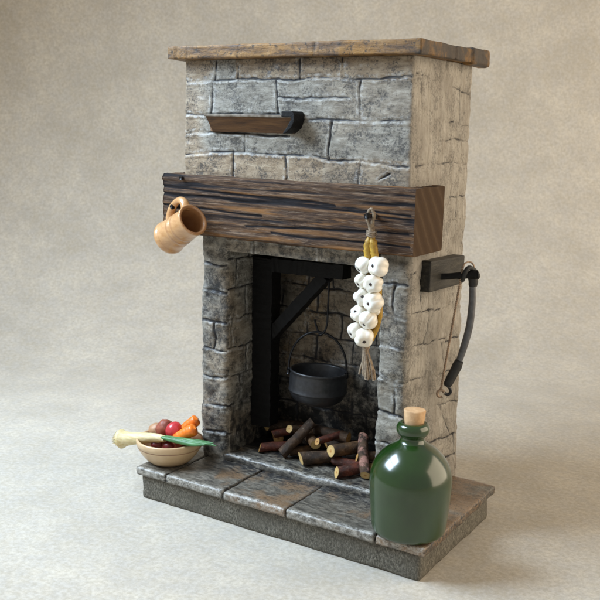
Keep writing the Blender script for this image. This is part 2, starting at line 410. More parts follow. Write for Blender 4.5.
# --- generic worn board / slab
def rough_box(name, lo, hi, mat, parent, step=.08, r=.05, amp=.03, seed=0, shape=None, attrs=None, sc_=(1.5, 1.5, 1.5), omit=()):
    lo = np.array(lo, float); hi = np.array(hi, float); V = {}; VL = []; F = []
    n = [max(2, int(round((hi[i]-lo[i])/step))) for i in range(3)]
    def vid(i, j, k):
        key = (i, j, k)
        if key not in V: V[key] = len(VL); VL.append([lo[0]+(hi[0]-lo[0])*i/n[0], lo[1]+(hi[1]-lo[1])*j/n[1], lo[2]+(hi[2]-lo[2])*k/n[2]])
        return V[key]
    for ax in range(3):
        a, b = [(1, 2), (2, 0), (0, 1)][ax]
        for sd in (0, 1):
            for p in range(n[a]):
                for q in range(n[b]):
                    c = []
                    for (dp, dq) in ((0, 0), (1, 0), (1, 1), (0, 1)):
                        idx = [0, 0, 0]; idx[ax] = n[ax]*sd; idx[a] = p+dp; idx[b] = q+dq; c.append(vid(*idx))
                    F.append(tuple(c if sd else c[::-1]))
    P = np.array(VL); C = np.clip(P, lo+r, hi-r); D = P-C
    L = np.linalg.norm(D, axis=1); L[L == 0] = 1; Nn = D/L[:, None]
    inner = np.abs(D).max(1)
    P2 = C+Nn*r
    P2 = np.where((inner > 0)[:, None], P2, P)
    X, Y, Z = P2.T
    h = amp*fbm(X*sc_[0], Y*sc_[1], Z*sc_[2], seed, 4)+amp*.35*fbm(X*sc_[0]*4, Y*sc_[1]*4, Z*sc_[2]*4, seed+7, 3)
    at = {}
    if shape:
        hh, at = shape(X, Y, Z, Nn); h = h+hh
    P3 = P2+Nn*h[:, None]
    if attrs: at = dict(at, **attrs(X, Y, Z, Nn))
    return mesh(name, P3, F, mat, parent, at)

# --- hearth
rough_box('hearth_plinth', (1.77, -1.86, 0), (11.22, 3.0, .775), M_hbase, FP, .09, .07, .025, 2)
xs = [1.63, 2.82, 4.98, 7.16, 9.95, 11.38]
def slab_at(x0, x1, tone):
    def f(X, Y, Z, Nn):
        e = np.clip(1-np.abs(Y+1.96)/.13, 0, 1)*np.clip((Z-.76)/.12, 0, 1)  # mask of the painted highlight along the front edge
        e = np.maximum(e, np.clip((-Nn[:, 1]-.3)*1.2, 0, .55)*(Z > .8))
        so = np.where((X > 3.4) & (X < 9.2), .12+.46*np.clip((Y+1.15)/1.1, 0, 1), .15)
        so = np.where((X < 3.5), .22, so)
        so = np.maximum(so, .5*np.exp(-((X-x0)/.05)**2))
        so = np.maximum(so, .5*np.exp(-((X-x1)/.05)**2))
        return dict(edge=e, soot=so, tone=tone+0*X)
    return f
for i in range(5):
    a, b = xs[i]+(.022 if i else 0), xs[i+1]-(.022 if i < 4 else 0)
    dz = [.0, .012, -.006, .008, 0][i]
    yend = 3.08 if i in (0, 4) else .3
    def sk(X, Y, Z, Nn): return (0*X, {})
    rough_box('flagstone', (a, -2.0, .77), (b, yend, 1.02+dz), M_slab, FP, .07, .035, .016, 20+i, attrs=slab_at(a, b, [.2, .3, .6, .2, 1.2][i]))
rough_box('under_slab', (2.8, .3, .72), (9.95, 3.05, .98), M_slab, FP, .12, .04, .02, 44, attrs=lambda X, Y, Z, N: dict(edge=0*X, soot=.6+0*X, tone=0*X))
# raised firebox floor with a worn front lip
rough_box('firebox_floor', (3.5, .02, .98), (8.9, 2.8, 1.24), M_slab, FP, .07, .07, .05, 51, sc_=(.9, 2.5, 2), attrs=lambda X, Y, Z, N: dict(edge=np.exp(-((Y-.1)/.09)**2)*np.clip((Z-1.12)/.08, 0, 1), soot=.42+.5*np.clip((Y-.7)/.8, 0, 1), tone=0*X))

# --- mantel beam: cross-section loop swept along x
def mantel():
    x0, x1 = 1.50, 9.98; y0, y1, z0, z1 = -.5, 1.36, 8.19, 9.97
    step = .035; cs = []
    def edge(a, b, n0):
        n = int(max(abs(b[0]-a[0]), abs(b[1]-a[1]))/step)
        for k in range(n): t = k/n; cs.append((a[0]+(b[0]-a[0])*t, a[1]+(b[1]-a[1])*t, n0[0], n0[1]))
    r = .05
    edge((y0, z0+r), (y0, z1-r), (-1, 0)); edge((y0+r*.3, z1-r*.3), (y0+r, z1), (-.7, .7)); cs.append((y0+r*.3, z1-r*.3, -.7, .7))
    edge((y0+r, z1), (y1-r, z1), (0, 1)); cs.append((y1-r*.3, z1-r*.3, .7, .7))
    edge((y1, z1-r), (y1, z0+r), (1, 0)); cs.append((y1-r*.3, z0+r*.3, .7, -.7))
    edge((y1-r, z0), (y0+r, z0), (0, -1)); cs.append((y0+r*.3, z0+r*.3, -.7, -.7))
    cs = np.array(cs); m = len(cs); n = int((x1-x0)/.06)+1; xx = np.linspace(x0, x1, n)
    X = np.repeat(xx[:, None], m, 1); Y = np.repeat(cs[None, :, 0], n, 0); Z = np.repeat(cs[None, :, 1], n, 0)
    NY = np.repeat(cs[None, :, 2], n, 0); NZ = np.repeat(cs[None, :, 3], n, 0)
    drift = .03*fbm(X*.35, 0*X, Z*.4, 3, 3)+.012*X*0
    u = (Z+Y*.9+drift)                                           # across the grain
    g1 = fbm(X*.18, 0*X, u*8, 11, 4, .65)
    g2 = fbm(X*.5, 0*X, u*26, 13, 2, .6)
    crack = np.exp(-(vnoise(X*.2, 0*X, u*5.3, 91)/.05)**2)*np.clip(.6+1.2*vnoise(X*.4, 0*X, u*2, 92), 0, 1)
    # deep shakes seen on the face
    for (ca, cb, zz, sl) in ((1.4, 7.6, 9.56, -.028), (1.4, 9.9, 9.36, -.012), (4.6, 9.8, 8.62, .03), (1.5, 5.2, 9.02, -.02), (5.5, 9.9, 8.45, .0)):
        dd = np.abs(Z-(zz+sl*(X-ca)+.03*vnoise(X*.9, 0*X, 0*X, int(zz*10))))
        crack = np.maximum(crack, np.exp(-(dd/.028)**2)*((X > ca) & (X < cb))*(NY < -.5))
    H = .012*g1+.014*g2-.045*crack+.012*fbm(X*2, Y*2, Z*2, 15, 3)
    edge_r = np.clip(1-(x1-X)/.08, 0, 1)
    H = H*(1-.85*edge_r)
    Xj = X.copy(); Xj[0] += .018*fbm(0*Z[0], Y[0]*4, Z[0]*6, 17, 3)
    V = np.stack([Xj, Y+NY*H, Z+NZ*H], 2).reshape(-1, 3)
    F = gridfaces(n, m, False, True)
    F = [f[::-1] for f in F]
    F.append(tuple(range(m)))
    g1 = g1*1.1
    ob = mesh('mantel_beam', V, F, M_mantel, FP, dict(groove=np.clip(crack+np.clip(-g1-.35, 0, 1)*.9, 0, 1), ridge=np.clip(.45+g1*1.1, 0, 1)))
    # end grain face
    ring = V[(n-1)*m:n*m]; 
    P = [p+np.array([.002, 0, 0]) for p in ring]; P.append(ring.mean(0)+np.array([.004, 0, 0]))
    mesh('end_grain', P, [(m, (k+1) % m, k) for k in range(m)][::1], M_end, ob, smooth=False)
    return ob
mantel()
# --- top board
def shelf_shape(X, Y, Z, Nn):
    h = .014*fbm(X*2.5, Y*2.5, Z*1.2, 71, 4)
    crk = np.zeros_like(X)
    for yy in (1.65, 2.75):
        crk = np.maximum(crk, np.exp(-((Y-yy)/.045)**2)*(X > 9.7))
    for xx in (2.15, 2.55, 4.4, 6.9):
        crk = np.maximum(crk, .7*np.exp(-((X-xx-.1*(Z-13.5))/.04)**2)*(Y < -.5)*np.clip(.7+vnoise(X*3, Y, Z*9, 3), 0, 1))
    bump = .06*((Y > 2.75) & (X > 9.7))
    dark = np.clip((X-9.75)/.2, 0, 1)
    dark = np.maximum(dark, crk)
    dark = np.maximum(dark, np.clip((2.7-X)/.8, 0, 1)*.35)
    return h-.05*crk+bump, dict(dark=np.clip(dark, 0, 1))
rough_box('top_board', (1.82, -.62, 13.33), (10.0, 3.95, 13.7), M_shelf, FP, .045, .022, .009, 31, shape=shelf_shape, sc_=(1.2, 2, 3))

# --- little wooden ledge on the chimney
def ledge():
    V = [(2.98, -.2, 11.74), (6.33, -.2, 11.74), (6.33, -.68, 11.74), (3.28, -.68, 11.74),
         (3.1, -.2, 11.28), (5.98, -.2, 11.28), (6.12, -.32, 11.27), (3.28, -.32, 11.27), (3.3, -.68, 11.70), (6.33, -.68, 11.70), (2.98, -.2, 11.70), (6.33, -.2, 11.70)]
    F = [(8, 7, 6, 9), (10, 4, 7, 8), (9, 6, 5, 11), (4, 5, 6, 7), (10, 8, 9, 11)[::-1], (10, 11, 5, 4)]
    o = mesh('ledge', V, F, M_ledge, FP, smooth=False)
    T = [(2.95, -.2, 11.70), (6.3, -.2, 11.70), (6.30, -.71, 11.70), (3.25, -.71, 11.70)]
    T += [(x, y, 11.775) for x, y, z in T]
    t = mesh('ledge_top', T, [(0, 3, 2, 1)[::1], (4, 5, 6, 7), (0, 1, 5, 4), (1, 2, 6, 5), (2, 3, 7, 6), (3, 0, 4, 7)], M_ledgetop, o, smooth=False)
    m = t.modifiers.new('b', 'BEVEL'); m.width = .02; m.segments = 2
    b = MB()
    pr = [(5.95, 11.88), (6.30, 11.88), (6.38, 11.80), (6.38, 11.6), (6.28, 11.42), (6.1, 11.28), (6.0, 11.27), (6.14, 11.45), (6.26, 11.64), (6.26, 11.72), (5.95, 11.72)]
    n = len(pr)
    Vb = [(x, -.74, z) for x, z in pr]+[(x, -.18, z) for x, z in pr]
    Fb = [tuple(range(n)), tuple(range(2*n-1, n-1, -1))]+[(i, i+n, (i+1) % n+n, (i+1) % n) for i in range(n)]
    b.add(Vb, Fb); b.build('bracket', M_black, o, smooth=False, bev=.02)
ledge()
# --- crane inside the firebox
def bar(name, a, b, w, d, mat, parent, seed=0, endcut=None):
    """square bar from a to b; w in the vertical plane, d along y"""
    a = Vector(a); b = Vector(b); t = (b-a).normalized(); y = Vector((0, 1, 0)); u = t.cross(y).normalized()
    n = max(3, int((b-a).length/.1)); V = []; rnd = random.Random(seed)
    for i in range(n+1):
        c = a.lerp(b, i/n)
        for (p, q) in ((-1, -1), (-.94, -1.03), (.94, -1.03), (1, -1), (1, 1), (-1, 1)):
            V.append(c+u*(p*w/2*(1+rnd.uniform(-.05, .05)))+y*(q*d/2*(1+rnd.uniform(-.05, .05)))+t*(rnd.uniform(-.05, .05) if i in (0, n) else 0))
    F = gridfaces(n+1, 6, False, True)+[tuple(range(5, -1, -1)), tuple(n*6+k for k in range(6))]
    o = mesh(name, V, F, mat, parent, smooth=False)
    m = o.modifiers.new('b', 'BEVEL'); m.width = .015; m.segments = 1; m.limit_method = 'ANGLE'; m.angle_limit = .6
    return o
bar('crane_post', (3.97, 1.6, 1.9), (3.97, 1.6, 7.42), .74, .5, M_black, FP, 1)
bar('crane_arm', (4.3, 1.6, 7.2), (6.84, 1.6, 7.24), .44, .5, M_black, FP, 2)
bar('crane_brace', (4.15, 1.6, 4.85), (6.15, 1.6, 7.02), .36, .4, M_black, FP, 3)

# pegs on the mantel
def peg(p, L=.5, r=.07):
    b = MB(); x, y, z = p
    pts = [(x, -.4, z-.03), (x, y+.08, z), (x-.01, y, z+.005), (x-.02, y-.06, z+.01)]
    b.tube(pts, [r*.8, r*.8, r*1.25, r*.9], 10, jit=.12)
    b.build('peg', M_nail, FP)
peg((2.30, -.98, 9.03)); peg((8.86, -.98, 9.22))
# small dark nail in the mantel top left
b = MB(); b.tube([(2.28, -.35, 9.86), (2.28, -.60, 9.87)], [.05, .06], 8); b.build('nail', M_nail, FP)

# --- right side: plate and peg
def plate():
    V = []
    P = [(.70, 7.08), (3.1, 7.02), (3.12, 7.86), (.70, 7.95)]
    for x in (9.5, 9.98):
        V += [(x, y, z) for y, z in P]
    o = mesh('bracket_plate', V, [(3, 2, 1, 0)[::1], (4, 5, 6, 7), (0, 1, 5, 4), (1, 2, 6, 5), (2, 3, 7, 6), (3, 0, 4, 7)], M_plate, FP, smooth=False)
    m = o.modifiers.new('b', 'BEVEL'); m.width = .04; m.segments = 2
    b = MB(); b.tube(spline([(9.9, 1.45, 7.42), (10.35, 1.6, 7.48), (10.65, 1.75, 7.52), (10.9, 1.85, 7.55)], 12), [.09]*5+[.1]*4+[.12]*2+[.13, .11], 12, jit=.05)
    b.build('side_peg', M_black, o)
M_plate = wood_mat('dark_plate', [(.3, (.008, .008, .007)), (.5, (.022, .02, .016)), (.7, (.06, .054, .04))], (6, 1.2, 8), coat=.05); M_plate.set('Specular IOR Level', .25); M_plate = M_plate.m
plate()

# ------------------------------------------------------------------ hanging tool on the side
HT = empty('hanging_tool', (10.8, 1.8, 7.5), 'thin curved grey rod with black ends hanging from the peg on the right side', 'hanging tool')
M_rod = simple('grey_rod', (.10, .105, .115), .38, .2, 6, .2, coat=.2)
M_leather = simple('black_leather', (.018, .018, .018), .6, .2, 6, .5)
M_copper = simple('twisted_copper', (.46, .33, .23), .5, .25, 8, metal=.3)
M_twine = simple('pale_twine', (.52, .40, .26), .75, .2, 12, .5)
HB = [(10.72, 1.93, 7.28), (10.73, 1.96, 6.7), (10.69, 1.95, 6.0), (10.56, 1.88, 5.3), (10.46, 1.82, 4.9)]
b = MB(); b.tube(spline(HB, 40), [.09+.015*math.sin(i/40*math.pi) for i in range(41)], 14); b.build('rod', M_rod, HT)
b = MB(); b.tube(spline([(10.50, 1.84, 5.02), (10.42, 1.78, 4.76), (10.32, 1.66, 4.46), (10.25, 1.58, 4.26)], 14), [.11, .13, .14, .145, .145, .145, .14, .14, .14, .135, .135, .13, .125, .11, .07], 12, jit=.03); b.build('grip', M_leather, HT)
b = MB(); b.tube(spline([(10.73, 1.95, 7.18), (10.73, 1.93, 7.4), (10.68, 1.87, 7.6)], 8), [.11, .13, .135, .135, .14, .14, .135, .12, .09], 12, jit=.05)
b.tube(spline([(10.5, 1.68, 7.35), (10.6, 1.62, 7.58), (10.66, 1.72, 7.72), (10.76, 1.9, 7.64), (10.86, 1.95, 7.48), (10.75, 1.87, 7.4)], 20), .07, 8); b.build('cap', M_leather, HT)
hk = spline([(10.27, 1.6, 4.3), (10.36, 1.66, 4.14), (10.31, 1.62, 4.03), (10.22, 1.56, 4.06)], 12)
b = MB(); b.tube(hk, .045, 8); b.build('hook', M_nail, HT)
b = MB(); ring = [(10.14+.085*math.cos(a), 1.46+.05*math.cos(a), 4.06+.10*math.sin(a)) for a in np.linspace(.5, 5.2, 20)]
b.tube(ring, .04, 8); b.build('ring', M_copper, HT)
def twist(a, c, r, w, turns, b, n=220):
    a = Vector(a); c = Vector(c); t = (c-a).normalized(); u = t.cross(Vector((0, 0, 1))) if abs(t.z) < .9 else t.cross(Vector((1, 0, 0))); u.normalize(); v = t.cross(u)
    for ph in (0, math.pi):
        b.tube([a.lerp(c, i/n)+(u*math.cos(i/n*turns*2*math.pi+ph)+v*math.sin(i/n*turns*2*math.pi+ph))*w for i in range(n+1)], r, 6)
b = MB(); twist((10.52, 1.64, 7.75), (10.13, 1.46, 4.15), .017, .02, 30, b, 320)
b.tube(spline([(10.52, 1.64, 7.7), (10.56, 1.68, 7.84), (10.65, 1.8, 7.88), (10.74, 1.86, 7.8), (10.78, 1.88, 7.6)], 16), .024, 7); b.build('twisted_wire', M_copper, HT)

# ------------------------------------------------------------------ mug
def mug():
    axis = Vector((.854, -.20, .486)).normalized(); K = 1.2; mouth = Vector((3.27, -1.22, 8.74)); L = 1.18*K
    M = NT('tan_glaze'); at = M.attr('h')
    c = M.ramp(M.noise(1.5, 6, .6, M.co((2, 2, 6))), [(.3, (.44, .22, .085)), (.55, (.54, .30, .13)), (.8, (.60, .36, .17))])
    c = M.mix(M.ramp(at, [(.0, 0.), (.62, 0.), (.9, .55), (1., .6)]), c, (.30, .13, .055))
    M.set('Base Color', c); M.set('Roughness', .3); M.set('Coat Weight', .6); M.set('Coat Roughness', .12)
    root = empty('mug', tuple(mouth-axis*L), 'tan glazed mug hanging by its handle on the mantel peg', 'mug')
    prof = [(0, 0.03), (.30, .03), (.34, 0), (.41, .01), (.435, .04), (.44, .10), (.425, .15), (.412, .18), (.41, .34), (.402, .5), (.395, .53), (.405, .55), (.395, .58), (.392, .68), (.382, .70), (.395, .72), (.388, .75), (.385, .95), (.388, 1.08), (.40, 1.14), (.40, 1.17), (.385, 1.185), (.34, 1.18), (.32, 1.15), (.315, 1.0), (.31, .5), (.33, .14), (.2, .10), (0, .10)]
    V, F = lathe([(r*K, h*K) for r, h in prof], tuple(mouth-axis*L), axis, 56)
    hv = np.repeat([1. if (i >= 21) else (.8 if .5 < h < .63 or .71 < h < .79 or (.15 < h < .22) else 0) for i, (r, h) in enumerate(prof)], 56)
    body = mesh('body', V, F, M.m, root, dict(h=hv))
    pm = Vector((2.30, -.92, 9.0)); c0 = mouth-axis*L
    hd = (pm-c0); hd = (hd-axis*hd.dot(axis)).normalized()
    P = [(.32, .98), (.50, 1.0), (.64, .90), (.69, .72), (.64, .50), (.50, .34), (.33, .26)]
    b = MB(); pts = spline([tuple(c0+axis*h*K+hd*r*K) for r, h in P], 30)
    b.tube(pts, [.125+.02*math.cos(i/30*6.28) for i in range(31)], 12)
    b.build('handle', M.m, root, attr='h')
mug()

# ------------------------------------------------------------------ garlic string
def garlic():
    root = empty('garlic_string', (8.87, -.8, 9.2), 'string of white garlic bulbs hanging from the right mantel peg', 'garlic string')
    M = NT('garlic_skin'); c = M.ramp(M.noise(4, 5), [(.3, (.76, .70, .58)), (.6, (.85, .82, .74))]); M.set('Base Color', c); M.set('Roughness', .35); M.set('Coat Weight', .3)
    M.set('Subsurface Weight', .15); M.set('Subsurface Radius', (.2, .16, .1)); M.set('Subsurface Scale', .3)
    MR = simple('garlic_root', (.05, .035, .03), .8, .2, 20)
    MY = simple('yellow_husk', (.50, .30, .03), .5, .25, 7, .5, bs=8, bd=.04, col2=(.26, .14, .015))
    MT = simple('raffia', (.34, .26, .17), .8, .3, 14, .5, col2=(.14, .10, .07))
    # twine loop over the peg
    b = MB(); lp = spline([(8.86, -.80, 8.95), (8.79, -.84, 9.12), (8.80, -.86, 9.26), (8.89, -.86, 9.40), (8.98, -.84, 9.28), (8.95, -.82, 9.1), (8.90, -.80, 8.95)], 36)
    b.tube(lp, .045, 8, jit=.2); b.tube([(8.88, -.80, 9.02), (8.9, -.8, 8.84), (8.9, -.8, 8.72)], [.09, .085, .12], 10, jit=.15)
    for k in range(3): b.tube([(8.9+.11*math.cos(a), -.8+.11*math.sin(a), 8.70+k*.05+.02*math.sin(a*2)) for a in np.linspace(0, 6.2, 14)], .03, 6)
    b.build('twine_loop', MT, root)
    b = MB()
    for dx, w in ((-.05, .09), (.06, .09)):
        b.tube(spline([(8.9+dx*.6, -.8, 8.72), (8.9+dx*1.5, -.82, 8.4), (8.93+dx*1.8, -.80, 8.05), (8.95+dx, -.75, 7.2), (8.95+dx, -.7, 6.4), (8.9, -.72, 5.8)], 30), [.07]*3+[.11]*10+[.10]*10+[.08]*8, 8, jit=.12)
    b.tube(spline([(9.15, -.72, 7.3), (9.22, -.74, 6.6), (9.12, -.75, 6.2), (9.0, -.76, 5.9)], 14), .07, 8, jit=.15)
    b.build('husk_stem', MY, root)
    spots = [(8.72, -.92, 7.93, .235), (9.17, -.95, 7.95, .245), (8.72, -.95, 7.50, .22), (9.08, -1.0, 7.46, .24), (8.71, -.95, 7.05, .235), (9.09, -1.0, 6.97, .25), (8.66, -.95, 6.60, .235), (8.98, -1.03, 6.47, .25), (8.56, -.93, 6.12, .235), (8.88, -1.02, 5.98, .25), (8.98, -.80, 6.75, .2), (8.85, -.8, 7.25, .2)]
    rr = random.Random(4)
    for k, (x, y, z, r) in enumerate(spots):
        r *= rr.uniform(.88, 1.06); x += .05; z += rr.uniform(-.02, .02); x += rr.uniform(-.02, .02)
        ax = Vector((rr.uniform(-.9, .7), -1, rr.uniform(-1.0, .5))).normalized()
        u = ax.orthogonal().normalized(); w = ax.cross(u); nl = rr.choice((4, 5, 6)); ph = rr.uniform(0, 6)
        V = []; n, m = 18, 30
        for i in range(n+1):
            th = math.pi*i/n
            for j in range(m):
                a = 2*math.pi*j/m
                lob = 1-.2*(1-abs(math.cos(nl*(a+ph)/2)))**1.4*math.sin(th)**.7*1.2
                rad = r*1.12*math.sin(th)**.8*lob; h = r*.98*math.cos(th)*(1-.18*math.exp(-(th/.35)**2))
                V.append(Vector((x, y, z))+ax*h+(u*math.cos(a)+w*math.sin(a))*max(rad, 1e-4))
        bo = mesh('bulb', V, gridfaces(n+1, m, False, True), M.m, root)
        if k < 10:
            b = MB(); c = Vector((x, y, z))+ax*r*.72; b.tube([c, c+ax*r*.13, c+ax*r*.2], [.045+.025*rr.random(), .045, .015], 7, jit=.4); b.build('root_tip', MR, bo)
    b = MB()
    for k in range(46):
        a = rr.uniform(0, 6.28); q = rr.uniform(.2, 1)
        x0, y0 = 8.86+.06*q*math.cos(a), -.82+.06*q*math.sin(a); x1, y1 = 8.95+.22*q*math.cos(a), -.82+.14*q*math.sin(a); zb = 4.86+rr.uniform(-.06, .1)
        b.tube(spline([(x0, y0, 5.82), (x0+.01, y0, 5.6), (x0*.5+x1*.5+rr.uniform(-.03, .03), (y0+y1)/2, 5.3), (x1, y1, zb+.15), (x1+rr.uniform(-.04, .04), y1, zb)], 10), .032, 5)
    b.tube([(8.86, -.82, 5.86), (8.87, -.82, 5.68), (8.88, -.82, 5.6)], [.10, .10, .07], 9, jit=.15)
    b.build('tassel', MT, root)
garlic()

# ------------------------------------------------------------------ cooking pot
def pot():
    cx, cy = 5.92, 1.62; root = empty('cooking_pot', (cx, cy, 3.0), 'black iron cauldron hanging by a wire hook from the crane', 'cauldron')
    z = 2.90
    prof = [(0, 0), (.35, .02), (.6, .09), (.78, .22), (.86, .38), (.875, .42), (.90, .44), (.90, .47), (.885, .49), (.895, .65), (.885, .85), (.865, .97), (.89, 1.0), (.90, 1.03), (.89, 1.06), (.85, 1.06), (.82, 1.0), (.82, .6), (.7, .25), (.3, .1), (0, .08)]
    V, F = lathe([(r*1.02, h*1.07) for r, h in prof], (cx, cy, z), (.03, .04, 1), 64); mesh('body', V, F, M_iron, root)
    b = MB(); a = np.linspace(0, math.pi, 30); d = (.84, .30)
    pts = [(cx+.92*math.cos(t)*.93, cy+.92*math.cos(t)*.36, z+1.06+1.28*math.sin(t)**.85) for t in a]
    b.tube(pts, .036, 8); 
    for t in (0, -1):
        x, y, zz = pts[t]; b.tube([(x, y, zz-.12), (x, y, zz+.06)], [.07, .06], 8)
    b.build('bail_handle', M_wire, root)
    b = MB(); top = z+1.06+1.28
    b.tube(spline([(6.25, 1.62, 7.1), (6.24, 1.62, 6.2), (6.20, 1.62, 5.45), (6.03, 1.62, top-.06), (5.92, 1.62, top+.0), (5.80, 1.62, top+.28), (5.78, 1.62, top+.38)], 40), .032, 8)
    b.build('wire_hook', M_wire, root)
pot()

# ------------------------------------------------------------------ bottle
def bottle():
    cx, cy, z = 10.57, -1.27, 1.035
    root = empty('demijohn', (cx, cy, z), 'round dark green glossy bottle with cork standing on the hearth corner', 'bottle')
    M = NT('green_glaze'); c = M.ramp(M.noise(2, 5), [(.3, (.007, .028, .003)), (.7, (.012, .042, .005))])
    M.set('Base Color', c); M.set('Roughness', .22); M.set('Coat Weight', .6); M.set('Coat Roughness', .12); M.set('Specular IOR Level', .6); M.set('Coat IOR', 1.5)
    M.bump(M.noise(1.6, 3), .12, .05)
    prof = [(0, .02), (.74, 0), (.88, .02), (.96, .10), (1.0, .32), (1.03, .65), (1.055, .95), (1.07, 1.2), (1.08, 1.4), (1.07, 1.58), (1.03, 1.75), (.96, 1.92), (.85, 2.08), (.71, 2.23), (.56, 2.35), (.43, 2.43), (.345, 2.49), (.31, 2.56), (.31, 2.62), (.35, 2.66), (.405, 2.72), (.43, 2.80), (.425, 2.88), (.395, 2.95), (.35, 2.99), (.31, 3.0), (.26, 2.98), (.25, 2.8), (0, 2.78)]
    pp = [tuple(p) for p in spline([(a, b_) for a, b_ in prof], 110)]
    V, F = lathe([(max(0, r), h) for r, h in pp], (cx, cy, z), (0, 0, 1), 88); mesh('body', V, F, M.m, root)
    K = simple('cork', (.62, .40, .21), .75, .12, 5, .4, bs=14, bd=.02, col2=(.46, .27, .13))
    V, F = lathe([(0, 2.82), (.245, 2.82), (.25, 2.95), (.285, 3.30), (.278, 3.32), (.25, 3.33), (0, 3.33)], (cx, cy, z), (.0, .02, 1), 28)
    mesh('cork', V, F, K, root)
bottle()

# ------------------------------------------------------------------ bowl and vegetables
BX, BY, BZ = 2.16, -1.02, 1.04
def bowl():
    M = NT('cream_glaze'); c = M.ramp(M.noise(1.3, 5), [(.3, (.48, .32, .17)), (.7, (.64, .46, .27))])
    c = M.mix(M.attr('line'), c, (.24, .12, .06)); M.set('Base Color', c); M.set('Roughness', .4); M.set('Coat Weight', .35); M.set('Coat Roughness', .2)
    prof = [(0, .02), (.55, .0), (.66, .02), (.78, .12), (.92, .28), (1.02, .44), (1.065, .52), (1.07, .54), (1.06, .555), (1.085, .57), (1.105, .66), (1.11, .74), (1.10, .775), (1.06, .785), (1.02, .765), (1.0, .66), (.92, .44), (.7, .2), (.3, .1), (0, .09)]
    V, F = lathe([(r*.94, h*.97) for r, h in prof], (BX, BY, BZ), (0, 0, 1), 72)
    ln = np.repeat([.8 if .53 < h < .56 and r > 1.05 else 0. for r, h in prof], 72)
    o = mesh('serving_bowl', np.array(V), F, M.m, None, dict(line=ln))
    tag(o, 'shallow cream pottery bowl heaped with vegetables on the left hearth corner', 'bowl')
bowl()
def blob(name, c, r, sq, axis, mat, label, cat, lump=.06, seed=1, parent=None, taper=0., n=20, m=28, group=None):
    c = Vector(c); ax = Vector(axis).normalized(); u = ax.orthogonal().normalized(); w = ax.cross(u); V = []
    for i in range(n+1):
        th = math.pi*i/n
        for j in range(m):
            a = 2*math.pi*j/m; d = ax*math.cos(th)*sq+(u*math.cos(a)+w*math.sin(a))*math.sin(th)*(1+taper*math.cos(th))
            k = 1+lump*float(fbm(d.x*2+seed, d.y*2, d.z*2, seed, 3)); V.append(c+d*r*k)
    o = mesh(name, V, gridfaces(n+1, m, False, True), mat, parent)
    if label: tag(o, label, cat, group)
    return o
M_radish = simple('red_radish', (.62, .045, .05), .35, .2, 4, .2, coat=.3, col2=(.42, .02, .03), bs=6)
M_potato = simple('red_brown_skin', (.36, .10, .055), .5, .2, 5, .4, col2=(.2, .05, .03), bs=8)
M_car = simple('carrot_orange', (.90, .23, .012), .4, .1, 5, .35, coat=.2, col2=(.72, .14, .006), bs=6, bd=.03)
M_dred = simple('dark_red_skin', (.16, .018, .018), .4, .2, 5)
M_oni = simple('pale_brown_skin', (.50, .27, .14), .5, .2, 4, .3)
blob('potato', (1.80, -.84, 1.98), .25, 1.25, (.5, .2, .8), M_potato, 'reddish brown potato leftmost of the upright vegetables in the bowl', 'potato', .12, 3)
blob('radish', (2.27, -.93, 2.02), .27, 1.05, (.5, .1, .7), M_radish, 'round bright red radish between the potato and the carrots', 'radish', .05, 5)
blob('beetroot', (1.93, -1.35, 1.63), .2, 1.0, (.2, 0, 1), M_dred, 'dark red beetroot half hidden under the spring onion', 'beetroot', .08, 8)
blob('beetroot', (2.35, -1.3, 1.62), .18, 1.0, (.2, 0, 1), M_dred, 'small dark red beetroot beneath the radish at the bowl rim', 'beetroot', .08, 9)
blob('onion', (1.40, -.75, 1.80), .24, 1.25, (1, 0, .2), M_oni, 'pale brown onion at the left back of the bowl', 'onion', .05, 6)
blob('potato', (2.85, -.62, 1.72), .26, 1.1, (1, 0, .1), M_oni, 'pale yellowish potato behind the carrots at the right rim', 'potato', .08, 12)
blob('potato', (2.2, -.4, 1.68), .34, 1.1, (1, 0.3, .1), M_potato, 'brown potato at the back underneath the radish', 'potato', .08, 14)
blob('turnip', (2.15, -1.0, 1.5), .42, .8, (0, 0, 1), M_potato, 'brown turnip at the bottom of the bowl under the radish', 'turnip', .08, 15)
def carrot(a, c, r, label):
    a = Vector(a); c = Vector(c); b = MB(); n = 18; rad = []; pts = []
    for i in range(n+1):
        t = i/n; pts.append(a.lerp(c, t)+Vector((0, 0, .03*math.sin(t*math.pi)))); e = min(1, math.sqrt(max(0, 1-(1-min(t, .18)/.18)**2)))*min(1, math.sqrt(max(0, 1-(1-min(1-t, .12)/.12)**2)))
        rad.append(max(.01, r*(.84+.16*t)*e*(1+.035*math.sin(i*2.3+r*40))))
    b.tube(pts, rad, 16); o = b.build('carrot', M_car); tag(o, label, 'carrot', 'carrots in the bowl')
carrot((2.44, -1.16, 1.78), (3.18, -.98, 2.27), .20, 'front thick orange carrot leaning right across the bowl')
carrot((2.36, -.78, 1.88), (2.92, -.56, 2.42), .19, 'shorter orange carrot tucked behind the front carrot beside the radish')
